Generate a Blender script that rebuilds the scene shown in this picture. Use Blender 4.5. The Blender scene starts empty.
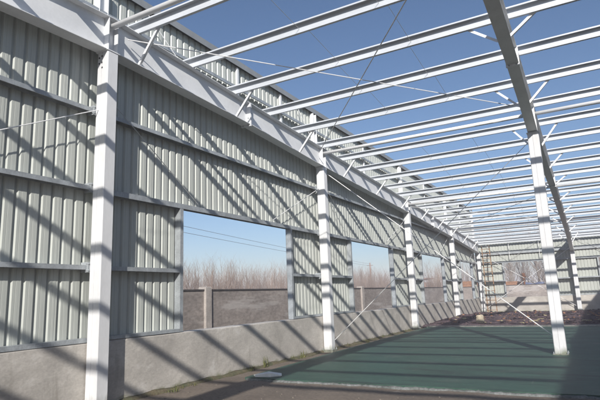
import bpy, math, random
from mathutils import Vector, Matrix, noise as mnoise
random.seed(7)
C = bpy.context.scene.collection
R = math.radians

# ------------------------------------------------------------------ helpers
class MB:
    """collects faces in world coordinates; build() links them as one mesh object"""
    def __init__(s): s.v = []; s.f = []
    def add(s, vs, fs):
        n = len(s.v); s.v += [tuple(p) for p in vs]; s.f += [[i + n for i in f] for f in fs]; return s
    def box(s, x0, x1, y0, y1, z0, z1):
        return s.add([(x0,y0,z0),(x1,y0,z0),(x1,y1,z0),(x0,y1,z0),(x0,y0,z1),(x1,y0,z1),(x1,y1,z1),(x0,y1,z1)],
                     [(0,3,2,1),(4,5,6,7),(0,1,5,4),(1,2,6,5),(2,3,7,6),(3,0,4,7)])
    def prof(s, pts, p, q, side, up):
        """extrude the closed 2D outline pts (side, up) from p to q"""
        p, q, a, b = Vector(p), Vector(q), Vector(side), Vector(up); n = len(pts)
        vs = [p + a*u + b*w for u, w in pts] + [q + a*u + b*w for u, w in pts]
        fs = [(i, (i+1) % n, (i+1) % n + n, i + n) for i in range(n)] + [tuple(range(n))[::-1], tuple(range(n, 2*n))]
        return s.add(vs, fs)
    def tube(s, p, q, r, n=8, r2=None):
        p, q = Vector(p), Vector(q); d = (q - p).normalized()
        a = d.orthogonal().normalized(); b = d.cross(a); r2 = r if r2 is None else r2
        c = [(math.cos(2*math.pi*i/n), math.sin(2*math.pi*i/n)) for i in range(n)]
        vs = [p + (a*x + b*y)*r for x, y in c] + [q + (a*x + b*y)*r2 for x, y in c]
        fs = [(i, (i+1) % n, (i+1) % n + n, i + n) for i in range(n)] + [tuple(range(n))[::-1], tuple(range(n, 2*n))]
        return s.add(vs, fs)
    def loft(s, rings, close=True):
        """rings: lists of the same number of points, joined ring to ring"""
        n = len(rings[0]); vs = [p for r in rings for p in r]; fs = []
        for k in range(len(rings) - 1):
            for i in range(n): fs.append((k*n + i, k*n + (i+1) % n, (k+1)*n + (i+1) % n, (k+1)*n + i))
        if close: fs += [tuple(range(n))[::-1], tuple(range((len(rings)-1)*n, len(rings)*n))]
        return s.add(vs, fs)
    def mesh(s, name, m, off=(0,0,0), smooth=False):
        me = bpy.data.meshes.new(name)
        me.from_pydata([(x-off[0], y-off[1], z-off[2]) for x, y, z in s.v], [], s.f)
        if m: me.materials.append(m)
        import bmesh
        b = bmesh.new(); b.from_mesh(me); bmesh.ops.recalc_face_normals(b, faces=b.faces); b.to_mesh(me); b.free()
        if smooth:
            for p in me.polygons: p.use_smooth = True
        return me
    def build(s, name, m, parent=None, loc=None, smooth=False):
        off = parent.matrix_world.translation if parent and loc is None else Vector(loc or (0,0,0))
        if parent: off = Vector(parent['_loc'])
        o = bpy.data.objects.new(name, s.mesh(name, m, off, smooth)); C.objects.link(o)
        if parent: o.parent = parent; o['_loc'] = list(off)
        else: o.location = off; o['_loc'] = list(off)
        return o
def tag(o, label=None, cat=None, group=None, kind=None):
    if label: o['label'] = label
    if cat: o['category'] = cat
    if group: o['group'] = group
    if kind: o['kind'] = kind
    return o
def empty(name, loc, label, cat, group=None):
    o = bpy.data.objects.new(name, None); C.objects.link(o); o.location = loc; o['_loc'] = list(loc)
    o.empty_display_size = .2
    return tag(o, label, cat, group)
def copy_tree(o, delta, parent=None):
    c = o.copy(); C.objects.link(c)
    if parent: c.parent = parent
    else: c.location = Vector(o.location) + Vector(delta); c['_loc'] = list(c.location)
    for ch in list(o.children): copy_tree(ch, delta, c)
    return c

# ------------------------------------------------------------------ materials
def mat(name, col, rough=.6, metal=0., var=.12, scale=3., stretch=(1,1,1), fine=0., fscale=60., bump=0., col2=None,
        low=None, spec=.4, layers=()):
    """col mixed with col2 (or a darker col) by noise; low = (colour, height, strength): a ragged stain rising from the base"""
    m = bpy.data.materials.new(name); m.use_nodes = True; nt = m.node_tree; N = nt.nodes; L = nt.links
    b = N['Principled BSDF']; b.inputs['Roughness'].default_value = rough; b.inputs['Metallic'].default_value = metal
    b.inputs['Specular IOR Level'].default_value = spec
    tc = N.new('ShaderNodeTexCoord'); oi = N.new('ShaderNodeObjectInfo')
    mp = N.new('ShaderNodeMapping'); mp.inputs['Scale'].default_value = stretch
    L.new(tc.outputs['Object'], mp.inputs['Vector'])
    off = N.new('ShaderNodeVectorMath'); off.operation = 'ADD'
    mul = N.new('ShaderNodeMath'); mul.operation = 'MULTIPLY'; mul.inputs[1].default_value = 37.
    L.new(oi.outputs['Random'], mul.inputs[0]); L.new(mp.outputs[0], off.inputs[0]); L.new(mul.outputs[0], off.inputs[1])
    n = N.new('ShaderNodeTexNoise'); n.inputs['Scale'].default_value = scale; n.inputs['Detail'].default_value = 6
    n.inputs['Roughness'].default_value = .6; L.new(off.outputs[0], n.inputs['Vector'])
    rp = N.new('ShaderNodeValToRGB'); rp.color_ramp.elements[0].position = .32; rp.color_ramp.elements[1].position = .68
    c2 = col2 or tuple(c*(1-var*2) for c in col)
    rp.color_ramp.elements[0].color = (*c2, 1); rp.color_ramp.elements[1].color = (*[min(1, c*(1+(0 if col2 else var*.5))) for c in col], 1)
    L.new(n.outputs['Fac'], rp.inputs[0]); out = rp.outputs[0]
    if fine:
        n2 = N.new('ShaderNodeTexNoise'); n2.inputs['Scale'].default_value = fscale; n2.inputs['Detail'].default_value = 4
        L.new(off.outputs[0], n2.inputs['Vector'])
        r2 = N.new('ShaderNodeMapRange'); r2.inputs[1].default_value = .3; r2.inputs[2].default_value = .7
        r2.inputs[3].default_value = 1-fine; r2.inputs[4].default_value = 1+fine; L.new(n2.outputs['Fac'], r2.inputs[0])
        mx = N.new('ShaderNodeMix'); mx.data_type = 'RGBA'; mx.blend_type = 'MULTIPLY'; mx.inputs[0].default_value = 1
        L.new(out, mx.inputs[6]); L.new(r2.outputs[0], mx.inputs[7]); out = mx.outputs[2]
    for lc, lscale, lstr, lo, hi, amt in layers:
        mq = N.new('ShaderNodeMapping'); mq.inputs['Scale'].default_value = lstr; L.new(off.outputs[0], mq.inputs['Vector'])
        nn = N.new('ShaderNodeTexNoise'); nn.inputs['Scale'].default_value = lscale; nn.inputs['Detail'].default_value = 7; nn.inputs['Roughness'].default_value = .65
        L.new(mq.outputs[0], nn.inputs['Vector'])
        mr = N.new('ShaderNodeMapRange'); mr.inputs[1].default_value = lo; mr.inputs[2].default_value = hi; mr.inputs[3].default_value = 0; mr.inputs[4].default_value = amt
        L.new(nn.outputs['Fac'], mr.inputs[0])
        mx = N.new('ShaderNodeMix'); mx.data_type = 'RGBA'; L.new(mr.outputs[0], mx.inputs[0]); L.new(out, mx.inputs[6]); mx.inputs[7].default_value = (*lc, 1); out = mx.outputs[2]
    if low:
        sp = N.new('ShaderNodeSeparateXYZ'); L.new(tc.outputs['Object'], sp.inputs[0])
        n3 = N.new('ShaderNodeTexNoise'); n3.inputs['Scale'].default_value = 5; n3.inputs['Detail'].default_value = 7
        L.new(off.outputs[0], n3.inputs['Vector'])
        ma = N.new('ShaderNodeMath'); ma.operation = 'MULTIPLY_ADD'; ma.inputs[1].default_value = -low[1]*2.2; L.new(n3.outputs['Fac'], ma.inputs[0])
        L.new(sp.outputs['Z'], ma.inputs[2])
        mr = N.new('ShaderNodeMapRange'); mr.inputs[1].default_value = -low[1]*1.15; mr.inputs[2].default_value = low[1]*.25 - low[1]*.6
        mr.inputs[3].default_value = low[2]; mr.inputs[4].default_value = 0; L.new(ma.outputs[0], mr.inputs[0])
        mx = N.new('ShaderNodeMix'); mx.data_type = 'RGBA'; L.new(mr.outputs[0], mx.inputs[0]); L.new(out, mx.inputs[6]); mx.inputs[7].default_value = (*low[0], 1)
        out = mx.outputs[2]
    L.new(out, b.inputs['Base Color'])
    if bump:
        n4 = N.new('ShaderNodeTexNoise'); n4.inputs['Scale'].default_value = scale*6; n4.inputs['Detail'].default_value = 8
        L.new(off.outputs[0], n4.inputs['Vector'])
        bp = N.new('ShaderNodeBump'); bp.inputs['Strength'].default_value = bump; bp.inputs['Distance'].default_value = .03
        L.new(n4.outputs['Fac'], bp.inputs['Height']); L.new(bp.outputs[0], b.inputs['Normal'])
    return m
M = {}
M['white'] = mat('white_paint', (.70,.705,.715), .42, 0, .05, 2.2, (1,1,.35), .03, 30, low=((.16,.18,.12), .30, .9), layers=(((.36,.25,.16), 5, (1,1,.06), .68, .80, .45), ((.45,.44,.40), 2.5, (1,1,.3), .58, .75, .35)))
M['rafter'] = mat('rafter_paint', (.74,.75,.76), .45, 0, .05, 1.4, (1,1,1), .03, 25, layers=(((.40,.30,.22), 4, (1,.5,1), .70, .80, .4), ((.48,.48,.46), 1.6, (1,.6,1), .56, .76, .35)))
M['galv'] = mat('galvanised_steel', (.41,.44,.46), .45, .25, .14, 5, (1,1,1), .08, 40)
M['purlin'] = mat('purlin_zinc', (.60,.63,.67), .42, .1, .06, 3, (.3,1,1), .03, 30)
M['tube'] = mat('tube_paint', (.82,.82,.82), .35, 0, .05, 3)
M['clad'] = mat('cladding_sheet', (.475,.497,.462), .45, 0, .06, .9, (1,1,.3), .025, 18)
M['cap'] = mat('cap_flashing', (.29,.305,.315), .5, .1, .08, 3)
M['concrete'] = mat('concrete', (.485,.455,.415), .9, 0, .13, 1.1, (1,1,1.6), .09, 24, .25, low=((.14,.15,.06), .12, .85),
    layers=(((.62,.60,.57), 2.2, (1,1,1), .58, .70, .5), ((.24,.22,.19), 1.6, (1,1.4,.22), .60, .74, .6), ((.33,.27,.20), 9, (1,1,1), .66, .74, .5)))
M['rod'] = mat('rod_steel', (.55,.55,.54), .45, .2, .1, 8)
M['rodw'] = mat('rod_paint', (.80,.80,.80), .45, 0, .06, 8)
M['wood'] = mat('ladder_wood', (.33,.20,.115), .8, 0, .25, 9, (1,1,.15), .1, 40)
M['pebble'] = mat('pebble_grey', (.20,.175,.15), .95, 0, .35, 9, col2=(.12,.10,.085))
M['dirty'] = mat('dirty_plate', (.20,.21,.17), .85, 0, .25, 9, (1,1,1), .2, 30)
M['bolt'] = mat('bolt_steel', (.04,.04,.045), .6, 0, .2, 20)
M['floor'] = mat('green_floor', (.048,.102,.078), .6, 0, .10, .5, (1,2.2,1), .14, 9, .06, col2=(.040,.082,.063), spec=.3,
    layers=(((.15,.165,.14), 1.1, (1,.6,1), .56, .76, .5), ((.03,.045,.04), .7, (1,1.6,1), 0.54, .66, .75), ((.17,.18,.16), 3.5, (.12,3,1), .66, .76, .3), ((.14,.16,.13), 3.0, (3.2,.14,1), .64, .74, .4)))
M['ground'] = mat('bare_soil', (.195,.160,.128), .95, 0, .18, .8, (1,1,1), .2, 18, .6, col2=(.14,.114,.092))
M['outside'] = mat('outside_earth', (.30,.26,.22), .95, 0, .2, .08, (1,1,1), .15, 4, .4)
M['soil'] = mat('dark_soil', (.062,.043,.053), .95, 0, .3, 2.2, (1,1,1), .35, 14, .9, col2=(.11,.078,.086))
M['kerb'] = mat('pale_kerb', (.46,.44,.40), .9, 0, .2, 4, (1,1,1), .15, 25, .4)
M['mortar'] = mat('mortar_spill', (.21,.22,.22), .9, 0, .3, 3, (1,1,1), .25, 30, .6, col2=(.09,.10,.095))
M['brick'] = mat('orange_brick', (.36,.19,.115), .9, 0, .2, 6, (1,1,1), .2, 30)
M['straw'] = mat('dry_straw', (.46,.40,.24), .9, 0, .2, 6)
M['stone'] = mat('pale_stone', (.46,.40,.30), .9, 0, .2, 5, (1,1,1), .15, 30, .6)
M['bwall'] = mat('render_grey', (.33,.29,.265), .95, 0, .2, .6, (1,1,2), .22, 5, .5, col2=(.22,.195,.18), layers=(((.50,.47,.45), .5, (1,.4,1.6), .54, .64, .55),))
M['bwallp'] = mat('post_concrete', (.42,.38,.35), .95, 0, .15, 3, (1,1,1), .1, 20, .3)
M['coping'] = mat('dark_coping', (.07,.065,.065), .9, 0, .2, 3)
M['twig'] = mat('bare_twigs', (.30,.225,.18), .9, 0, .25, .4)
M['bark'] = mat('poplar_bark', (.30,.255,.225), .9, 0, .25, .4)
M['grass'] = mat('green_blades', (.07,.10,.025), .8, 0, .3, 6, col2=(.16,.15,.05))
M['moss'] = mat('moss_strip', (.075,.085,.045), .95, 0, .3, 5, (1,1,1), .3, 20, .6, col2=(.15,.12,.075))
M['scrap'] = mat('white_scrap', (.78,.79,.78), .5, 0, .08, 8)
M['blue'] = mat('blue_tarp', (.15,.18,.30), .6, 0, .2, 3)
M['brownpost'] = mat('brown_timber', (.17,.075,.04), .85, 0, .3, 4)
M['wire'] = mat('black_wire', (.06,.06,.07), .6)
M['shed'] = mat('shed_brick', (.36,.20,.15), .9, 0, .15, 1.5)
M['roof'] = mat('shed_tiles', (.33,.17,.13), .9, 0, .15, 2)

# ------------------------------------------------------------------ dimensions
YC = [5.84, 14.3, 23.1, 31.75, 40.2]       # wall columns; the roof ridge is over the first one
XI, XR = 6.14, 12.28                      # inner frame, opposite gable
def zt(y): return 6.78 - .052*abs(y - 5.84)   # top of the rafters = underside of the purlins
W, D = .27, .23                            # box columns
ORD = ['', 'first', 'second', 'third', 'fourth', 'fifth', 'sixth', 'seventh', 'eighth', 'ninth', 'tenth', 'eleventh', 'twelfth', 'thirteenth',
       'fourteenth', 'fifteenth', 'sixteenth', 'seventeenth', 'eighteenth', 'nineteenth', 'twentieth', 'twenty-first', 'twenty-second', 'twenty-third', 'twenty-fourth', 'twenty-fifth']
Z_SILL, Z_HEAD, Z_MID, Z_TOPG, Z_PAR = 1.04, 3.62, 2.30, 5.06, 7.72
XG0, XG1 = -.445, -.29                     # girts
XCL = -.45                                 # inner face of cladding

# ------------------------------------------------------------------ ground
def sheet(x0, x1, y0, y1, z, nx, ny, f=None):
    m = MB(); vs = []; fs = []
    for j in range(ny+1):
        for i in range(nx+1):
            x = x0+(x1-x0)*i/nx; y = y0+(y1-y0)*j/ny; vs.append((x, y, z + (f(x, y) if f else 0)))
    for j in range(ny):
        for i in range(nx):
            a = j*(nx+1)+i; fs.append((a, a+1, a+nx+2, a+nx+1))
    m.add(vs, fs); return m
g = sheet(-640, 640, -640, 640, -.03, 1, 1).build('ground', M['outside']); tag(g, kind='structure')
def bumpy(x, y): return .02*mnoise.noise(Vector((x*.9, y*.9, 0))) + .012*mnoise.noise(Vector((x*3, y*3, 4)))
o = sheet(-.6, 12.6, -6, 24.6, -.012, 90, 210, bumpy).build('soil_floor', M['ground'], smooth=True); tag(o, kind='structure')
# green slab with a slightly wandering front edge
fl = MB(); xs = [.42 + (12.0-.42)*i/60 for i in range(61)]
front = [(x, 9.12 + .05*mnoise.noise(Vector((x*.8, 0, 3))) + .03*mnoise.noise(Vector((x*4, 0, 3)))) for x in xs]
outl = front + [(12.0, 24.2), (.10, 24.2), (.14, 20), (.22, 15), (.33, 11)]
fl.prof([(x, y) for x, y in outl], (0, 0, -.05), (0, 0, .035), (1,0,0), (0,1,0))
o = fl.build('floor', M['floor']); tag(o, kind='structure')
# crumbly mortar ridge along the front edge
rg = MB(); rings = []
for i in range(261):
    x = .50 + (12.0-.50)*i/260; yy = 9.07 + .05*mnoise.noise(Vector((x*.8, 0, 3))) + .03*mnoise.noise(Vector((x*4, 0, 3)))
    h = .020 + .012*mnoise.noise(Vector((x*5, 1, 0))) + .02*mnoise.noise(Vector((x*17, 1, 0))); w = .035 + .03*mnoise.noise(Vector((x*3, 7, 0))) + .03*mnoise.noise(Vector((x*14, 7, 0)))
    rings.append([(x, yy-w, -.04), (x, yy-w*.4, h*.8), (x, yy+.03, h), (x, yy+.06, -.04)])
rg.loft(rings); o = rg.build('edging', M['mortar']); tag(o, kind='structure')
o = MB().box(.05, 12.0, 24.2, 24.42, -.05, .085).build('kerb', M['kerb']); tag(o, kind='structure')
def heap(x, y):
    e = min(1, max(0, (y-24.42)/.5))*min(1, max(0, (39.9-y)/1.5))
    v = Vector((x*.8, y*.8, 0))
    h = .05 + .07*mnoise.noise(v) + .07*abs(mnoise.noise(v*2.7)) + .05*mnoise.noise(v*8)
    h += .24*math.exp(-((x-.7)/.9)**2)*math.exp(-((y-29)/3.6)**2)*(.7+.6*mnoise.noise(v*2))
    return max(.0, h)*e + .01
o = sheet(-.28, 12.2, 24.42, 40.3, .0, 120, 150, heap).build('soil', M['soil']); tag(o, kind='stuff')
tag(o, 'dark purplish loose soil heaped between green floor and far wall', 'soil')
def bits(n, cols, smin, smax, rng, flat=.6):
    m = MB()
    for _ in range(n):
        x, y = rng(); z = heap(x, y); s = random.uniform(smin, smax); a = random.uniform(0, 6.28); t = random.uniform(-.4, .4)
        rot = Matrix.Rotation(a, 3, 'Z') @ Matrix.Rotation(t, 3, 'X')
        hx, hy, hz = s, s*random.uniform(.4, .8), s*flat*random.uniform(.5, 1)
        vs = [rot @ Vector((sx*hx*random.uniform(.75, 1), sy*hy*random.uniform(.75, 1), sz*hz*random.uniform(.75, 1))) + Vector((x, y, z+hz*.4))
              for sz in (-1, 1) for sx, sy in ((-1,-1),(1,-1),(1,1),(-1,1))]
        m.add(vs, [(0,3,2,1),(4,5,6,7),(0,1,5,4),(1,2,6,5),(2,3,7,6),(3,0,4,7)])
    return m
def rr():
    x = random.uniform(.2, 10) ; y = random.choice([random.uniform(25, 39), random.gauss(33, 3)]); return x, min(39.3, max(24.8, y))
o = bits(330, None, .025, .08, rr).build('brick_rubble', M['brick']); tag(o, 'scattered orange brick chips lying on the dark soil', 'rubble', kind='stuff')
o = bits(90, None, .04, .11, lambda: (random.choice([random.gauss(2.0, .8), random.gauss(7.2, .9), random.gauss(4.5, .4)]), random.choice([random.gauss(31, 1.2), random.gauss(27.5, .6)])), .25).build('straw', M['straw'])
tag(o, 'pale dry straw and plaster scraps strewn over the dark soil', 'straw', kind='stuff')
o = bits(900, None, .02, .08, lambda: (random.uniform(.1, 11), random.uniform(24.7, 39)), .7).build('soil_clods', M['soil']); tag(o, 'dark clods broken out of the purplish soil heap', 'clods', kind='stuff')
# pale block on the heap
def blob(name, loc, sx, sy, sz, m, seed=0, n=10):
    b = MB(); rings = []
    for k in range(n+1):
        t = math.pi*k/n; ring = []
        for i in range(14):
            a = 2*math.pi*i/14; v = Vector((math.sin(max(.02, min(math.pi-.02, t)))*math.cos(a), math.sin(max(.02, min(math.pi-.02, t)))*math.sin(a), math.cos(t)))
            p = max(abs(v.x), abs(v.y), abs(v.z))**.55
            f = 1/p*(.85+.22*mnoise.noise(v*1.6+Vector((seed, 0, 0))))
            ring.append((loc[0]+v.x*sx*f, loc[1]+v.y*sy*f, loc[2]+sz+v.z*sz*f))
        rings.append(ring)
    b.loft(rings); return b.build(name, m, loc=loc, smooth=False)
o = blob('stone_block', (2.2, 25.7, .04), .23, .21, .24, M['stone'], 3); tag(o, 'pale yellowish stone block sitting on the dark soil near the ladder', 'stone')
# white scrap on the corner of the slab
sc = MB()
pts = [(.46, 9.40), (.62, 9.22), (.95, 9.30), (1.12, 9.42), (1.02, 9.56), (.72, 9.52)]
sc.loft([[(x, y, .036) for x, y in pts], [(x+.01*i, y, .05 + .06*((i*7) % 3)/2) for i, (x, y) in enumerate(pts)]])
o = sc.build('plastic_scrap', M['scrap'], loc=(.8, 9.4, .036)); tag(o, 'crumpled white scrap lying on the front corner of the green floor', 'scrap')
def front_soil():
    x = random.uniform(.1, 9); y = random.uniform(5.5, 9.0); return x, y
pb = MB()
for _ in range(260):
    x, y = front_soil(); r_ = random.uniform(.006, .022)*random.choice((.6, 1, 1)); n6 = 6; z = bumpy(x, y)-.012
    a0 = random.uniform(0, 6.28); pb.loft([[(x+r_*k*math.cos(a0+2*math.pi*i/n6)*random.uniform(.8, 1.2), y+r_*k*math.sin(a0+2*math.pi*i/n6)*random.uniform(.7, 1), z+h*r_) for i in range(n6)] for k, h in ((1, -.3), (1, .35), (.5, .8))])
o = pb.build('gravel', M['pebble']); tag(o, 'loose small stones scattered on the bare brown soil in front', 'gravel', kind='stuff')
# moss and weeds at the foot of the low wall
ms = MB(); rings = []
for i in range(120):
    y = 4 + 20.2*i/119; w = .13 + .12*mnoise.noise(Vector((0, y*1.1, 9))) + .05*mnoise.noise(Vector((0, y*5, 2)))
    h = .05 + .05*mnoise.noise(Vector((3, y*2, 0)))
    rings.append([(-.30, y, -.05), (-.30, y, h), (-.30+w*.55, y, h*.45), (-.30+w, y, -.03), (-.2, y, -.05)])
ms.loft(rings); o = ms.build('moss', M['moss'], smooth=True); tag(o, 'mossy soil banked along the foot of the low concrete wall', 'moss', kind='stuff')
gr = MB()
def blade(x, y, z, h, lean, a, w):
    dx, dy = math.cos(a)*lean, math.sin(a)*lean; px, py = -math.sin(a)*w, math.cos(a)*w
    gr.add([(x-px, y-py, z), (x+px, y+py, z), (x+dx*.4+px*.7, y+dy*.4+py*.7, z+h*.6), (x+dx*.4-px*.7, y+dy*.4-py*.7, z+h*.6), (x+dx, y+dy, z+h)], [(0,1,2,3), (3,2,4)])
for k in range(40):
    y = random.uniform(7.2, 23.5); 
    if mnoise.noise(Vector((0, y*.7, 5))) < -.1: continue
    n = random.randint(6, 14); x = -.26 + random.random()**2*.28
    hh = random.uniform(.04, .13)
    for _ in range(n): blade(x+random.gauss(0, .035), y+random.gauss(0, .06), .0, hh*random.uniform(.5, 1.2), random.uniform(.01, .08), random.uniform(0, 6.28), .006)
for yy, hh in ((10.85, .30), (12.75, .24), (10.3, .14)):
    for _ in range(16): blade(-.24+random.random()*.08, yy+random.gauss(0, .07), 0, hh*random.uniform(.5, 1), random.uniform(.02, .12), random.uniform(0, 6.28), .008)
o = gr.build('grass', M['grass']); tag(o, 'thin green weeds growing along the foot of the low concrete wall', 'weeds', kind='stuff')

# ------------------------------------------------------------------ low concrete walls
def concrete_wall(x0, x1, y0, y1, along, label):
    """ragged top edge, tiny tilt: an extruded outline cut into short lengths"""
    m = MB(); rings = []; n = int(abs((y1-y0) if along == 'y' else (x1-x0))*5)
    for i in range(n+1):
        t = i/n; z = Z_SILL + (.012*mnoise.noise(Vector((t*n*.3, 0, 0))) + .010*mnoise.noise(Vector((t*n*1.7, 5, 0))))
        b = .008*mnoise.noise(Vector((t*n*.25, 8, 0)))
        if along == 'y':
            y = y0+(y1-y0)*t; rings.append([(x1+b, y, -.1), (x1+b, y, z-.02), (x1-.02, y, z), (x0+.02, y, z), (x0, y, z-.02), (x0, y, -.1)])
        else:
            x = x0+(x1-x0)*t; rings.append([(x, y0+b, -.1), (x, y0+b, z-.02), (x, y0+.02, z), (x, y1-.02, z), (x, y1, z-.02), (x, y1, -.1)])
    m.loft(rings); o = m.build('concrete_wall', M['concrete'], loc=((x0+x1)/2, (y0+y1)/2, 0)); tag(o, label, 'low wall'); return o
walls = [concrete_wall(-.59, -.29, -3, 40.35, 'y', 'long low concrete wall with striped shadows under the window openings')]
concrete_wall(-.59, XR+.3, 40.40, 40.70, 'x', 'low concrete wall crossing the far end behind the dark soil')

# ------------------------------------------------------------------ columns
def column(x0, yc, ztop, label, group, parapet=False, haunch=None, bolts=False):
    """box column of two lipped channels: x0..x0+W, seam down the near face"""
    e = empty('steel_column', (x0+W/2, yc, 0), label, 'column', group)
    b = .012; ya, yb = yc-D/2, yc+D/2; s = x0+W*.44
    pts = [(x0, ya+b), (x0+b, ya), (s-.007, ya), (s-.004, ya+.010), (s+.004, ya+.010), (s+.007, ya-.003), (x0+W-b, ya-.003), (x0+W, ya+b),
           (x0+W, yb-b), (x0+W-b, yb), (x0+b, yb), (x0, yb-b)]
    MB().prof(pts, (0,0,0.0), (0,0,ztop), (1,0,0), (0,1,0)).build('shaft', M['white'], e)
    MB().box(x0-.04, x0+W+.04, ya-.06, yb+.06, -.02, .055).build('base_plate', M['dirty'], e)
    for dx in (x0-.018, x0+W+.018):
        for dy in (ya-.035, yb+.035): MB().tube((dx, dy, .05), (dx, dy, .105), .012, 6).tube((dx, dy, .055), (dx, dy, .073), .02, 6).build('anchor_bolt', M['galv'], e)
    MB().box(x0-.015, x0+W+.012, ya-.03, yb+.03, ztop, ztop+.014).build('cap_plate', M['rafter'], e)
    if parapet:
        for zg in (Z_TOPG, Z_HEAD+.04, Z_MID):
            for sd in (-1, 1):
                if sd > 0 and yc > 40: continue
                yy = yc + sd*(D/2+.035); c = MB().box(-.44, -.265, yy-.004, yy+.004, zg-.12, zg+.05).box(-.28, -.272, min(yy, yc+sd*D/2*.9), max(yy, yc+sd*D/2*.9), zg-.12, zg+.05)
                for dz in (-.085, .025): c.tube((-.30, yy-.012, zg+dz), (-.25, yy+.012, zg+dz), .012, 6)
                c.build('girt_cleat', M['galv'], e)
        p = MB(); zr = zt(yc)
        p.box(-.43, -.29, yc-.10, yc-.09, zr-.35, Z_PAR-.14); p.box(-.43, -.29, yc+.09, yc+.10, zr-.35, Z_PAR-.14); p.box(-.365, -.355, yc-.09, yc+.09, zr-.35, Z_PAR-.14)
        p.build('parapet_post', M['rafter'], e)
    if bolts:
        for dx, dz in ((.05, .10), (.12, .08), (.05, .21), (.12, .20), (.13, .30)):
            MB().tube((x0+dx, ya-.008, ztop-dz), (x0+dx, ya+.005, ztop-dz), .017, 8).build('bolt', M['bolt'], e)
    return e
GD = [(5.84, .66), (10.15, .58), (14.3, .62), (23.1, .56), (31.75, .56), (40.2, .64)]   # depth of the gable rafter
def lerp(tab, y):
    if y <= tab[0][0]: return tab[0][1]
    for (a, p), (b, q) in zip(tab, tab[1:]):
        if y <= b: return p+(q-p)*(y-a)/(b-a)
    return tab[-1][1]
def gdep(y): return lerp(GD, abs(y-5.84)+5.84)
for i, yc in enumerate(YC):
    lab = ['nearest white steel wall column with dark bolts at its top', 'white wall column just beyond the first window opening, tall and fully seen',
           'third white wall column, between the second and third window openings', 'fourth white wall column, rising from the dark soil past the third opening',
           'corner white wall column beside the leaning wooden ladder'][i]
    column(-W, yc, zt(yc)-gdep(yc)-.015, lab, 'white steel columns', True, bolts=(i == 0))
IDEP = [(5.84, .42), (10.7, .36), (12.2, .46), (14.3, .68), (15.4, .66), (22.0, .38), (34.0, .40), (40.0, .95), (40.3, .95)]
def idep(y): return lerp(IDEP, y) if y > 5.84 else lerp(IDEP, 5.84+abs(y-5.84))
column(XI-W/2, 14.3, zt(14.3)-idep(14.3)-.015, 'tall freestanding white column on the green floor with a grimy foot', 'white steel columns')
column(XI-W/2, 40.05, zt(40.05)-idep(40.05)-.015, 'slim far white column against the end wall under the dark rafter knee', 'white steel columns')

# ------------------------------------------------------------------ rafters
def rafter(name, xc, ys, dep, hw, label, stiff, splices):
    e = empty(name, (xc, ys[0], zt(ys[0])), label, 'rafter', 'tapered roof rafters')
    for part, f in (('web', lambda y: (xc-.006, xc+.006, zt(y)-dep(y)+.012, zt(y)-.012)),
                    ('top_flange', lambda y: (xc-hw, xc+hw, zt(y)-.012, zt(y))), ('bottom_flange', lambda y: (xc-hw, xc+hw, zt(y)-dep(y), zt(y)-dep(y)+.012))):
        m = MB(); rings = []
        for y in ys:
            a, b, c, d = f(y); rings.append([(a, y, c), (b, y, c), (b, y, d), (a, y, d)])
        m.loft(rings); m.build(part, M['rafter'], e)
    for y in stiff:
        for s in (-1, 1):
            x0, x1 = (xc-hw+.01, xc-.006) if s < 0 else (xc+.006, xc+hw-.008)
            MB().box(x0, x1, y-.006, y+.006, zt(y)-dep(y)+.012, zt(y)-.013).build('stiffener', M['rafter'], e)
    for y in splices:
        m = MB().box(xc-hw-.012, xc+hw+.012, y-.022, y-.002, zt(y)-dep(y)-.045, zt(y)-.014).box(xc-hw-.012, xc+hw+.012, y+.002, y+.022, zt(y)-dep(y)-.045, zt(y)-.014)
        m.build('splice_plate', M['rafter'], e)
        for sx in (-hw*.6, hw*.6):
            for dz in (-.022, .07, .17):
                z = zt(y)-dep(y)+dz; MB().tube((xc+sx, y-.048, z), (xc+sx, y+.048, z), .014, 6).build('bolt', M['galv'], e)
    return e
yl = [-10, -6, -2, 2, 5.84, 8, 10.15, 12.2, 14.3, 18, 23.1, 27, 31.75, 36, 40.3]
rafter('wall_rafter', -.135, yl, gdep, .134, 'deep white rafter running above the wall columns along the cladding', [YC[0]-.1, YC[0]+.1, YC[1]-.1, YC[1]+.1, YC[2]-.1, YC[2]+.1, YC[3]-.1, YC[3]+.1], [10.15, 27.4])
yl = [-10, -6, -2, 2, 5.84, 8, 10.7, 12.2, 14.3, 15.4, 18, 22.0, 26, 30, 34, 37, 40.0, 40.3]
rafter('roof_rafter', XI, yl, idep, .118, 'grey-white rafter seen from below crossing the sky above the freestanding column', [14.18, 14.42, 39.9], [10.7, 22.0])

# ------------------------------------------------------------------ purlins, struts, fly braces
ZP = [(0, 0), (0, .18), (-.096, .18), (-.096, .15), (-.092, .15), (-.092, .1755), (.0045, .1755), (.0045, .0045), (.055, .0045), (.055, .022), (.059, .022), (.059, 0)]
PY = [6.42 + 1.56*k for k in range(22)] ; PY[-1] = 39.15
ALLP = [(y, k+1) for k, y in enumerate(PY)] + [(40.22, 23)] + [(4.86 - 1.56*k, -(k+1)) for k in range(9)]
base_m = None
for y, k in ALLP:
    if base_m is None:
        mb = MB().prof(ZP, (-.24, 0, 0), (XR-.01, 0, 0), (0,1,0), (0,0,1)); base_m = mb.mesh('purlin', M['purlin'])
    o = bpy.data.objects.new('purlin', base_m); C.objects.link(o); o.location = (0, y, zt(y)+.001)
    o.rotation_euler = (R(random.uniform(-.8, .8)), R(random.uniform(-.05, .05)), 0)
    if k == 23: lab = 'eave purlin along the top of the far end wall'
    elif k == 1: lab = 'white roof purlin right beside the nearest tube strut'
    elif k > 0: lab = f'white roof purlin, {ORD[k]} one from the nearest tube strut toward the far wall'
    else: lab = f'white roof purlin overhead, {ORD[-k]} one behind the nearest tube strut'
    tag(o, lab, 'purlin', 'roof purlins')
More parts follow.
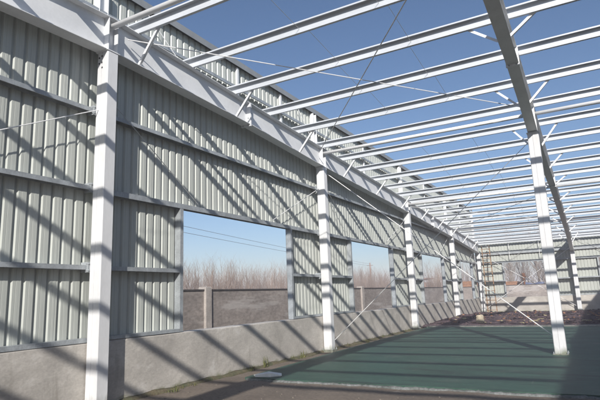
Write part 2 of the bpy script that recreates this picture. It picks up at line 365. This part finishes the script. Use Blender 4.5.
for y, lab in ((5.84, 'nearest round white tube strut springing from the first wall column top'), (14.3, 'round white tube strut linking second wall column and freestanding column tops'),
               (23.1, 'round tube strut linking the third wall column to the roof rafter'), (31.75, 'farthest round tube strut, from the fourth wall column top')):
    m = MB(); z = zt(y)-.16
    m.tube((-.12, y, z), (XI-.012, y, z), .052, 12).tube((XI+.012, y, z), (XR, y, z), .052, 12)
    o = m.build('strut_tube', M['tube'], loc=(0, y, z), smooth=False); tag(o, lab, 'tube strut', 'round roof struts')
    for p in o.data.polygons: p.use_smooth = len(p.vertices) == 4
def fly(x, side, y, k, dep, where):
    zb = zt(y)-dep(y)+.02; a = Vector((x + side*.10, y+.06, zb+.01)); q = Vector((x + side*.62, y+.06, zt(y)+.05))
    d = (q-a).normalized(); n = Vector((0,1,0)); u = d.cross(n)
    m = MB().prof([(0,0),(.05,0),(.05,.005),(.005,.005),(.005,.05),(0,.05)], a, q, n, u)
    o = m.build('fly_brace', M['rodw'], loc=tuple(a)); tag(o, f'short white fly brace {where} {ORD[k]} purlin from the nearest tube', 'fly brace', 'fly braces on the rafters')
for k, y in enumerate(PY):
    if k % 2 == 0: fly(-.135, 1, y, k+1, gdep, 'from wall rafter up to')
    if k % 2 == 0:
        fly(XI, 1, y, k+1, idep, 'right of roof rafter at'); fly(XI, -1, y, k+1, idep, 'left of roof rafter at')

# ------------------------------------------------------------------ rods
def rod(name, p, q, r, m, label, group):
    mb = MB(); o = mb.tube(p, q, r, 6).build(name, M[m], loc=p); tag(o, label, 'rod', group); return o
zc = lambda y: zt(y)-.22
g1 = 'roof bracing rods'
rod('brace_rod', (-.05, 6.2, zc(6.0)-.02), (XI-.05, 13.6, zc(13.6)), .011, 'rodw', 'pale roof bracing rod from the nearest wall column to the freestanding column top', g1)
rod('brace_rod', (-.05, 14.0, zc(14.0)), (XI-.05, 6.1, zc(6.1)-.05), .011, 'rod', 'dark roof bracing rod rising from the second wall column toward the camera', g1)
rod('brace_rod', (-.05, 23.3, zc(23.3)), (XI-.05, 31.5, zc(31.5)), .011, 'rodw', 'far pale roof bracing rod from the third wall column to the rafter', g1)
rod('brace_rod', (-.05, 31.5, zc(31.5)), (XI-.05, 23.3, zc(23.3)), .011, 'rod', 'far dark roof bracing rod from the fourth wall column to the rafter', g1)
for sx in (2.72, 4.35):
    for (ya, yb, w) in ((-1, 14.2, 'near the first bay'), (14.4, 39, 'toward the far wall')):
        m = MB(); ys = [y for y, k in sorted(ALLP) if ya <= y <= yb]
        for i, (a, b) in enumerate(zip(ys, ys[1:])):
            s = .05*(1 if i % 2 else -1); m.tube((sx+s, a, zt(a)+.13), (sx+s, b, zt(b)+.08), .0045, 5)
        o = m.build('sag_rod', M['rod'], loc=(sx, ys[0], zt(ys[0]))); tag(o, f'thin sag rod line threading the purlins {w}, {"nearer the wall" if sx < 3 else "nearer the rafter"}', 'rod', 'sag rods between the purlins')
g2 = 'crossed sway rods between columns'
rod('sway_rod', (.02, 14.42, 5.50), (XI-.15, 14.42, .48), .012, 'rodw', 'long white diagonal rod ending at the foot of the freestanding column', g2)
rod('sway_rod', (.02, 14.38, .33), (XI-.15, 14.38, 5.45), .009, 'rodw', 'long diagonal rod from second wall column foot up to freestanding column top', g2)
rod('sway_rod', (.1, 40.12, 4.2), (XI-.15, 40.12, .32), .015, 'rodw', 'white rod falling rightward across the far end opening', g2)
rod('sway_rod', (.1, 40.16, .3), (XI-.15, 40.16, 4.3), .015, 'rodw', 'white rod rising rightward across the far end opening', g2)
g3 = 'short wall bracing rods'
names = ['nearest', 'second', 'third', 'fourth', 'corner']
for i, yc in enumerate(YC):
    if i < 4:
        rod('wall_rod', (-.20, yc+D/2, 5.30), (-.30, yc+2.65, Z_HEAD+.1), .007, 'rod', f'thin wall rod falling rightward from the {names[i]} wall column to the window header', g3)
    rod('wall_rod', (-.20, yc-D/2, 5.02), (-.30, yc-2.75, Z_HEAD+.1), .009, 'rodw', f'thin wall rod falling leftward from the {names[i]} wall column', g3)

# ------------------------------------------------------------------ cladding and girts
def clad_profile(a, b, pitch=.203):
    """(along, depth) polyline: broad pans with narrow grooves set back; every fifth pan laps over the next sheet"""
    pts = [(a, 0)]; k = math.floor(a/pitch)
    while k*pitch < b:
        p = k*pitch; w = .0025*mnoise.noise(Vector((k*.37, a*.1, 3))); lap = .0035 if k % 5 == 0 else 0
        for da, dp in ((0, w), (.025, .037), (.050, .037), (.073, w), (.118, w), (.120, w+.003), (.124, w+.003), (.126, w), (.165, w-.001), (.1655, w+lap)):
            if a < p+da < b: pts.append((p+da, dp))
        k += 1
    pts.append((b, 0)); return pts
def clad(a, b, z0, z1, label, along='y', plane=XCL, sgn=-1, group='ribbed wall cladding sheets', name='wall_cladding', top=None):
    m = MB(); vs = []; fs = []
    pr = clad_profile(a, b)
    for t, d in pr:
        zz = top(t) if top else z1
        for z in (z0, zz): vs.append((plane+sgn*d, t, z) if along == 'y' else (t, plane+d, z))
    for t, d in pr:   # back of the sheet, 3 mm behind
        zz = top(t) if top else z1
        for z in (z0, zz): vs.append((plane+sgn*(d+.003), t, z) if along == 'y' else (t, plane+d+.003, z))
    n = len(pr)
    for i in range(n-1):
        fs.append((2*i, 2*i+2, 2*i+3, 2*i+1)); k = 2*n; fs.append((k+2*i, k+2*i+1, k+2*i+3, k+2*i+2))
        fs.append((2*i, k+2*i, k+2*i+2, 2*i+2)); fs.append((2*i+1, 2*i+3, k+2*i+3, k+2*i+1))
    m.add(vs, fs); loc = (plane, (a+b)/2, z0) if along == 'y' else ((a+b)/2, plane, z0)
    o = m.build(name, M['clad'], loc=loc); return tag(o, label, 'cladding', group)
def girt(a, b, z, label, along='y', h=.075, plane=None):
    m = MB(); t = .006
    if along == 'y':
        m.box(XG0, XG1, a, b, z-t, z).box(XG1-t, XG1, a, b, z-h, z-t-.0005).box(XG0, XG0+t, a, b, z-h, z-t-.0005).box(XG1-.02, XG1-t-.0005, a, b, z-h, z-h+t)
        o = m.build('girt', M['galv'], loc=((XG0+XG1)/2, (a+b)/2, z))
    else:
        y0, y1 = plane-.155, plane-.005
        m.box(a, b, y0, y1, z-t, z).box(a, b, y0, y0+t, z-h, z-t-.0005).box(a, b, y1-t, y1, z-h, z-t-.0005)
        o = m.build('girt', M['galv'], loc=((a+b)/2, plane, z))
    return tag(o, label, 'girt', 'galvanised wall girts')
def jamb(x0, x1, y0, y1, z0, z1, label):
    e = MB(); t = .006
    # channel: web on the y/x faces plus flanges
    e.box(x0, x1, y0, y0+t, z0, z1).box(x1-t, x1, y0+t+.0005, y1, z0, z1).box(x0, x0+t, y0+t+.0005, y1, z0, z1)
    e.box(x1-.03, x1-t-.0005, y1-t, y1, z0, z1)
    o = e.build('jamb_post', M['galv'], loc=((x0+x1)/2, (y0+y1)/2, z0)); return tag(o, label, 'jamb', 'galvanised window jambs')
OP = [(8.02, 12.45), (16.75, 21.1), (25.55, 30.0), (34.45, 38.3)]
bay = ['first window bay', 'second window bay', 'third window bay', 'farthest window bay']
clad(-2.7, YC[0], Z_SILL+.03, Z_PAR-.05, 'tall ribbed grey-green cladding sheet left of the nearest wall column')
for z, w in ((Z_TOPG, 'upper'), (Z_HEAD+.04, 'middle'), (Z_MID, 'lower')):
    girt(-2.7, YC[0]-.05, z, f'{w} galvanised girt crossing the cladding left of the nearest column')
girt(-2.7, YC[0]-.05, Z_SILL+.075, 'galvanised base rail under the cladding left of the nearest column', h=.07)
for i in range(4):
    y0, y1 = YC[i], YC[i+1]; a, b = OP[i]
    clad(y0+.002, y1-.002, Z_HEAD, Z_PAR-.05, f'high ribbed cladding band above the {["first","second","third","farthest"][i]} window opening')
    clad(y0+.002, a, Z_SILL+.03, Z_HEAD-.004, f'narrow ribbed cladding panel just left of the {["first","second","third","farthest"][i]} window opening')
    clad(b, y1-.002, Z_SILL+.03, Z_HEAD-.004, f'narrow ribbed cladding panel just right of the {["first","second","third","farthest"][i]} window opening')
    s0, s1 = y0+.05, y1-.05
    girt(s0, s1, Z_TOPG, f'upper galvanised girt in the {bay[i]}')
    girt(s0, s1, Z_HEAD+.04, f'galvanised header girt over the {bay[i]} opening', h=.10)
    girt(s0, a-.10, Z_MID, f'short mid-height girt left of the opening in the {bay[i]}')
    girt(b+.10, s1, Z_MID, f'short mid-height girt right of the opening in the {bay[i]}')
    girt(s0, a-.10, Z_SILL+.07, f'base rail left of the opening in the {bay[i]}', h=.06)
    girt(b+.10, s1, Z_SILL+.07, f'base rail right of the opening in the {bay[i]}', h=.06)
    jamb(XG0, XG1, a-.09, a, Z_SILL+.01, Z_HEAD-.065, f'galvanised jamb on the left edge of the {bay[i]} opening')
    jamb(XG0, XG1, b, b+.09, Z_SILL+.01, Z_HEAD-.065, f'galvanised jamb on the right edge of the {bay[i]} opening')
# parapet girt, cap and small posts
m = MB().box(-.43, -.30, -2.7, 40.2, 7.02, 7.028).box(-.306, -.30, -2.7, 40.2, 6.95, 7.0195)
o = m.build('parapet_girt', M['galv'], loc=(-.36, 18, 7)); tag(o, 'galvanised rail running along the parapet cladding above the wall rafter', 'rail')
m = MB().prof([(-.55, 7.80), (-.33, 7.78), (-.33, 7.62), (-.336, 7.62), (-.336, 7.772), (-.544, 7.792), (-.544, 7.60), (-.55, 7.60)], (0, -2.7, 0), (0, 40.6, 0), (1,0,0), (0,0,1))
o = m.build('flashing', M['cap'], loc=(-.44, 18, 7.7)); tag(o, 'grey folded cap flashing along the top of the wall parapet', 'flashing')
for k, y in enumerate([10.15, 12.3, 18.7, 27.4, 36.0]):
    o = MB().box(-.435, -.375, y-.035, y+.035, zt(y)-.3, 7.6).build('parapet_stud', M['rafter'], loc=(-.4, y, zt(y)))
    tag(o, 'slim white stud against the parapet ' + ['over the right half of the first opening', 'just before the second wall column', 'over the second window opening', 'over the third window opening', 'over the farthest window opening'][k], 'stud', 'parapet studs')
for k, (y, s) in enumerate([(4.4, 1), (6.9, -1), (15.4, 1), (13.1, -1)]):
    rod('parapet_stay', (-.32, y, 7.55), (-.2, y+.9*s*-1, zt(y)+.02), .010, 'rodw', 'thin stay from parapet down to wall rafter ' + ['left of the nearest column', 'right of the nearest column', 'beyond the second column', 'before the second column'][k], 'parapet stays')

# far end wall
YF = 40.56
EAVE = 5.12
clad(-.45, XR+.3, Z_HEAD, EAVE, 'ribbed cladding band along the top of the far end wall', 'x', YF, 1)
fop = [(1.53, 4.62), (7.66, 10.75)]
fp = [(-.45, fop[0][0], 'behind the leaning ladder'), (fop[0][1], fop[1][0], 'behind the slim far column'), (fop[1][1], XR+.3, 'at the far right corner')]
for a, b, w in fp:
    clad(a, b, Z_SILL+.03, Z_HEAD-.004, f'ribbed cladding panel of the far end wall {w}', 'x', YF, 1)
    girt(a+.1, b-.1, Z_MID, f'mid-height girt of the far end wall {w}', 'x', .10, YF)
    girt(a+.1, b-.1, Z_SILL+.09, f'base rail of the far end wall {w}', 'x', .08, YF)
girt(-.3, XR, 4.34, 'long upper girt crossing the far end wall', 'x', .16, YF)
girt(-.3, XR, Z_HEAD+.04, 'long header girt over the far end openings', 'x', .12, YF)
for x, w in ((fop[0][0]-.09, 'left edge of the far end opening'), (fop[0][1], 'right edge of the far end opening'), (fop[1][0]-.09, 'left edge of the far right opening'), (fop[1][1], 'right edge of the far right opening')):
    o = MB().box(x, x+.09, YF-.155, YF-.149, Z_SILL+.01, Z_HEAD-.085).box(x, x+.006, YF-.1485, YF-.006, Z_SILL+.01, Z_HEAD-.085).box(x+.084, x+.09, YF-.1485, YF-.006, Z_SILL+.01, Z_HEAD-.085).build('jamb_post', M['galv'], loc=(x, YF, Z_SILL))
    tag(o, f'galvanised jamb on the {w}', 'jamb', 'galvanised window jambs')
for x, w in ((2.02, 'above the far end opening, ladder side'), (4.05, 'above the far end opening, freestanding column side')):
    o = MB().tube((x, YF-.17, Z_HEAD+.05), (x, YF-.17, EAVE-.05), .018, 6).build('girt_tie', M['rodw'], loc=(x, YF, Z_HEAD)); tag(o, f'thin vertical tie between far wall girts {w}', 'tie', 'girt ties')
for k, (xa, za, xb, zb) in enumerate([(.3, 5.0, 2.0, 3.7), (2.0, 3.7, 4.0, 5.0), (4.1, 3.7, 5.9, 5.0), (6.4, 5.0, 8.4, 3.7)]):
    rod('girt_rod', (xa, YF-.19, za), (xb, YF-.19, zb), .011, 'rod', 'thin diagonal rod on the far end wall band ' + ['beside the ladder top', 'left above the far opening', 'right above the far opening', 'right of the slim far column'][k], 'far wall rods')

# opposite gable wall: out of the picture on the right, it shades the floor there
e = empty('gable_wall', (XR+.35, 15, 0), 'ribbed gable wall with window openings on the sunny side, outside the photo', 'wall')
MB().box(XR+.66, XR+.96, -8, 40.35, -.1, Z_SILL-.002).build('base', M['concrete'], e)
m = MB().box(XR+.70, XR+.74, -8, 40.35, Z_HEAD, Z_PAR)
edges = [-8] + [v for i in range(4) for v in OP[i]] + [40.35]
for a, b in zip(edges[0::2], edges[1::2]): m.box(XR+.70, XR+.74, a, b, Z_SILL, Z_HEAD-.002)
m.build('cladding', M['clad'], e)
for yc in YC: MB().box(XR-W-.03, XR-.03, yc-D/2, yc+D/2, 0, zt(yc)-.6).build('column', M['white'], e)
m = MB(); m.loft([[(XR-.24, y, zt(y)-.6), (XR-.05, y, zt(y)-.6), (XR-.05, y, zt(y)), (XR-.24, y, zt(y))] for y in (-8, 5.84, 40.3)]); m.build('rafter', M['rafter'], e)

# ------------------------------------------------------------------ ladder
e = empty('wooden_ladder', (.62, 39.2, 0), 'orange-brown wooden ladder leaning on the far corner beside the last wall column', 'ladder')
b0, b1, t0, t1 = Vector((.36, 38.9, .0)), Vector((.98, 38.9, .0)), Vector((.20, 39.95, 4.85)), Vector((.72, 39.95, 4.85))
for a, b in ((b0, t0), (b1, t1)):
    MB().prof([(-.026,-.04),(.026,-.04),(.026,.04),(-.026,.04)], a, b, (1,0,0), (0,1,0)).build('rail', M['wood'], e)
for k in range(14):
    t = (k+.6)/14.3; p, q = b0.lerp(t0, t), b1.lerp(t1, t)
    MB().tube(p+Vector((-.06,-.045,0)), q+Vector((.06,-.045, .0)), .021, 6).build('rung', M['wood'], e)

# ------------------------------------------------------------------ beyond the walls
XB = -8.0
def bwall_seg(p, q, H, label, posts=True):
    p, q = Vector(p), Vector(q); d = (q-p).normalized(); n = Vector((d.y, -d.x, 0)); L = (q-p).length
    e = empty('boundary_wall', tuple(p), label, 'wall', 'grey boundary wall')
    m = MB().prof([(-.09,-.1),(.09,-.1),(.09,H),(-.09,H)], p, q, n, (0,0,1)); m.build('wall_panel', M['bwall'], e)
    MB().prof([(-.13,H+.001),(.13,H+.001),(.13,H+.06),(-.13,H+.06)], p, q, n, (0,0,1)).build('coping', M['coping'], e)
    if posts:
        m = MB().prof([(-.22,-.1),(.22,-.1),(.22,H+.13),(.18,H+.17),(-.18,H+.17),(-.22,H+.13)], p-d*.19, p+d*.19, n, (0,0,1)); m.build('post', M['bwallp'], e)
    return e
HB = 2.07
bwall_seg((XB, 0, 0), (XB, 17.75, 0), HB, 'grey rendered boundary wall stretch left of the pier in the first opening', False)
bwall_seg((XB, 17.95, 0), (XB, 35.5, 0), HB, 'grey boundary wall stretch with a pier, filling the first window opening')
bwall_seg((XB, 35.7, 0), (XB, 50.5, 0), HB, 'grey boundary wall stretch seen through the second window opening')
bwall_seg((XB, 50.7, 0), (XB, 61.8, 0), HB, 'grey boundary wall stretch seen through the third and farthest openings')
bwall_seg((XB, 62, 0), (30, 62, 0), 2.0, 'grey boundary wall crossing behind the far end opening')

# brick stacks, tarp and post behind the far boundary wall
for i, (x, w, h) in enumerate([(-7.6, 2.6, 2.75), (-3.4, 3.0, 2.5), (-1.2, 1.1, 2.45), (2.6, 2.3, 2.6), (6.2, 1.6, 2.45)]):
    m = MB(); z = -.03; k = 0
    while z < h:
        hh = min(.30, h-z); j = .05*random.random(); m.box(x+j, x+w-j*.5, 65.0+j, 66.2, z, z+hh-.015); z += hh; k += 1
    o = m.build('brick_stack', M['brick'], loc=(x+w/2, 65.6, 0))
    tag(o, 'orange brick stack above the far boundary wall, ' + ['seen through the farthest side opening', 'left side of the far end opening', 'just left of the brown post', 'right of the brown post', 'right side of the far end opening'][i], 'brick stack', 'orange brick stacks')
m = MB(); vs = []; 
m.loft([[(x, 64.2+.1*math.sin(x*5), -.03), (x, 64.9, -.03), (x, 64.9, 2.22+.10*math.sin(x*4)), (x, 64.3, 2.20+.12*math.sin(x*3.1))] for x in [0.2+.2*i for i in range(12)]])
o = m.build('tarp', M['blue'], loc=(1.2, 64.5, 0)); tag(o, 'faded blue tarpaulin heap between the orange brick stacks', 'tarp')
m = MB(); px, py = .42, 63.6
m.loft([[(px+r*.7*c, py+r*.7*s, z*.88) for c, s in ((1,0),(.5,.87),(-.5,.87),(-1,0),(-.5,-.87),(.5,-.87))] for z, r in ((-.03,.2),(2.0,.17),(2.7,.15),(3.2,.22),(3.3,.38),(3.45,.40),(3.5,.22),(3.62,.30),(3.8,.2))])
o = m.build('timber_post', M['brownpost'], loc=(px, py, 0)); tag(o, 'dark brown post with a flared head standing behind the far boundary wall', 'post')

# pole with wires
def pole(x, y, h, label):
    e = empty('utility_pole', (x, y, 0), label, 'utility pole')
    MB().tube((x, y, -.1), (x, y, h), .20, 8, .14).build('shaft', M['shed'], e)
    MB().box(x-.8, x+.8, y-.06, y+.06, h-.75, h-.62).build('crossarm', M['bark'], e)
    return e
pole(-40.2, 119.5, 9.3, 'slim reddish utility pole standing beyond the wall in the second opening')
for k, (za, zb) in enumerate(((9.05, 9.0), (8.35, 8.55))):
    pa, pb = Vector((-22.6, 6, za+.3)), Vector((-40.2, 119.5, zb)); m = MB(); prev = None
    for i in range(25):
        t = i/24; p = pa.lerp(pb, t) - Vector((0, 0, .9*4*t*(1-t)*.35))
        if prev is not None: m.tube(prev, p, .022, 4)
        prev = p
    o = m.build('overhead_wire', M['wire'], loc=tuple(pa)); tag(o, ['upper thin dark overhead wire crossing the sky in the first opening', 'lower thin dark overhead wire crossing the sky in the first opening'][k], 'wire', 'overhead wires')
# shed beyond the second opening
e = empty('brick_shed', (-36, 128, 0), 'low reddish brick shed beyond the wall in the second opening', 'shed')
MB().box(-37.5, -29, 128, 134, -.1, 4.0).build('wall', M['shed'], e)
MB().loft([[(-38, 127.4, 4.0), (-28.5, 127.4, 4.9), (-28.5, 134.6, 4.9), (-38, 134.6, 4.0)], [(-38, 127.4, 4.15), (-28.5, 127.4, 5.1), (-28.5, 134.6, 5.1), (-38, 134.6, 4.15)]]).build('roof', M['roof'], e)
for k in range(3): MB().box(-36.3+k*2.6, -35.0+k*2.6, 127.93, 127.99, 2.2, 3.4).build('window', M['coping'], e)

# ------------------------------------------------------------------ bare saplings and poplars
def sapling_mesh(seed, H, spread, nst, tw, r0):
    rnd = random.Random(seed); m = MB()
    def stem(p, d, L, r, n, lvl):
        prev = Vector(p); d = Vector(d).normalized()
        pts = [prev]
        for i in range(n):
            d = (d + Vector((rnd.gauss(0, .07), rnd.gauss(0, .07), .06))).normalized(); pts.append(pts[-1] + d*L/n)
        for i in range(n):
            a, b = pts[i], pts[i+1]; ra = r*(1-i/n*.85); rb = r*(1-(i+1)/n*.85)
            m.tube(a, b, ra, 3 if lvl else 5, rb)
            if lvl < 2 and i >= (1 if lvl else 1):
                for _ in range(tw if lvl == 0 else 2):
                    az = rnd.uniform(0, 6.28); up = rnd.uniform(.9, 2.2)
                    dd = Vector((math.cos(az), math.sin(az), up)); stem(a.lerp(b, rnd.random()), dd, L*rnd.uniform(.22, .42)*(1-.5*i/n), ra*.5, 3, lvl+1)
    for s in range(nst):
        a = rnd.uniform(0, 6.28); k = spread*rnd.random()
        stem((k*math.cos(a), k*math.sin(a), -.05), (math.cos(a)*.10*spread, math.sin(a)*.10*spread, 1), H*rnd.uniform(.75, 1), r0*rnd.uniform(.7, 1), 7, 0)
    return m
sm = [sapling_mesh(20+i, 6.0, 1.1, 6, 4, .045).mesh('bare_sapling', M['twig']) for i in range(5)]
pm = [sapling_mesh(60+i, 11.0, .3, 2, 7, .13).mesh('bare_poplar', M['bark']) for i in range(4)]
rnd = random.Random(5)
for Y in (80, 88, 97):
    x = -34
    while x < -7:
        o = bpy.data.objects.new('bare_sapling', rnd.choice(sm)); C.objects.link(o)
        k = rnd.uniform(.8, 1.2); o.location = (x, Y + rnd.gauss(0, 1), -.03); o.scale = (k, k, k); o.rotation_euler = (0, 0, rnd.uniform(0, 6.28))
        tag(o, 'bare reddish-brown sapling in the thicket beyond the grey boundary wall', 'sapling', 'bare saplings beyond the boundary wall')
        x += rnd.uniform(1.4, 2.4)
cnt = 0
for row, X in enumerate((-29, -33, -38)):
    y = 26 + row*2
    while y < 135:
        if y > 110 and row == 2 and rnd.random() < .5: y += 3; continue
        o = bpy.data.objects.new('bare_sapling', rnd.choice(sm)); C.objects.link(o)
        s = rnd.choice((rnd.uniform(.6, .85), rnd.uniform(.8, 1.0), rnd.uniform(.9, 1.15)))*(1+.10*row); o.location = (X + rnd.gauss(0, .8), y, -.03); o.scale = (s*1.1, s*1.1, s); o.rotation_euler = (0, 0, rnd.uniform(0, 6.28))
        tag(o, 'bare reddish-brown sapling in the thicket beyond the grey boundary wall', 'sapling', 'bare saplings beyond the boundary wall')
        y += rnd.uniform(1.1, 2.1); cnt += 1
for row, Y in enumerate((82, 90, 100)):
    x = -8
    while x < 34:
        o = bpy.data.objects.new('bare_poplar', rnd.choice(pm)); C.objects.link(o)
        s = rnd.uniform(.75, 1.1); o.location = (x, Y + rnd.gauss(0, 1.5), -.03); o.scale = (s, s, s); o.rotation_euler = (0, 0, rnd.uniform(0, 6.28))
        tag(o, 'tall bare poplar in the hazy row behind the far end opening', 'poplar', 'bare poplars beyond the far wall')
        x += rnd.uniform(1.6, 3.0)

# ------------------------------------------------------------------ air
hz = bpy.data.materials.new('haze_air'); hz.use_nodes = True; nt = hz.node_tree; nt.nodes.clear()
ho = nt.nodes.new('ShaderNodeOutputMaterial'); hv = nt.nodes.new('ShaderNodeVolumePrincipled')
hv.inputs['Color'].default_value = (.93, .88, .93, 1); hv.inputs['Density'].default_value = 0.0030; hv.inputs['Anisotropy'].default_value = -.18
nt.links.new(hv.outputs[0], ho.inputs['Volume'])
o = MB().box(-650, 650, -650, 650, -1.1, 14).build('haze', hz); tag(o, 'pale haze in the air over the whole site', 'haze', kind='stuff')

# ------------------------------------------------------------------ light, sky, camera
el = R(26.5); hd = Vector((-.4327, .9015, 0)).normalized()
d = Vector((hd.x*math.cos(el), hd.y*math.cos(el), -math.sin(el)))
s = bpy.data.lights.new('sun', 'SUN'); s.energy = 5.0; s.angle = R(.53); s.color = (1, .955, .89)
so = bpy.data.objects.new('sun', s); C.objects.link(so); so.rotation_euler = d.to_track_quat('-Z', 'Y').to_euler(); so.location = (20, -30, 30)
w = bpy.data.worlds.new('World'); bpy.context.scene.world = w; w.use_nodes = True; nt = w.node_tree
sk = nt.nodes.new('ShaderNodeTexSky'); sk.sky_type = 'NISHITA'; sk.sun_disc = False; sk.sun_elevation = el; sk.sun_rotation = math.atan2(-d.x, -d.y)
sk.air_density = 1.0; sk.dust_density = .9; sk.ozone_density = 4.5; sk.altitude = 50
bg = nt.nodes['Background']; bg.inputs['Strength'].default_value = .1; nt.links.new(sk.outputs[0], bg.inputs['Color'])

cam = bpy.data.cameras.new('camera'); cam.sensor_width = 36; cam.lens = 36*508.48/600; cam.clip_end = 6000; cam.clip_start = .05
co = bpy.data.objects.new('camera', cam); C.objects.link(co)
yaw, pit, rol = -.5069, .1879, -.0382
fw = Vector((math.sin(yaw)*math.cos(pit), math.cos(yaw)*math.cos(pit), math.sin(pit)))
r = fw.cross(Vector((0,0,1))).normalized(); u = r.cross(fw); c_, s_ = math.cos(rol), math.sin(rol)
r2 = r*c_ + u*s_; u2 = -r*s_ + u*c_
mw = Matrix((( r2.x, u2.x, -fw.x, 6.973), (r2.y, u2.y, -fw.y, 0), (r2.z, u2.z, -fw.z, 1.65), (0,0,0,1)))
co.matrix_world = mw
S = bpy.context.scene; S.camera = co
S.view_settings.view_transform = 'Standard'; S.view_settings.look = 'None'; S.view_settings.gamma = 1; S.view_settings.exposure = .18; S.view_settings.use_curve_mapping = False
S.render.resolution_x = 1024; S.render.resolution_y = 683
for o in bpy.data.objects:
    if '_loc' in o: del o['_loc']
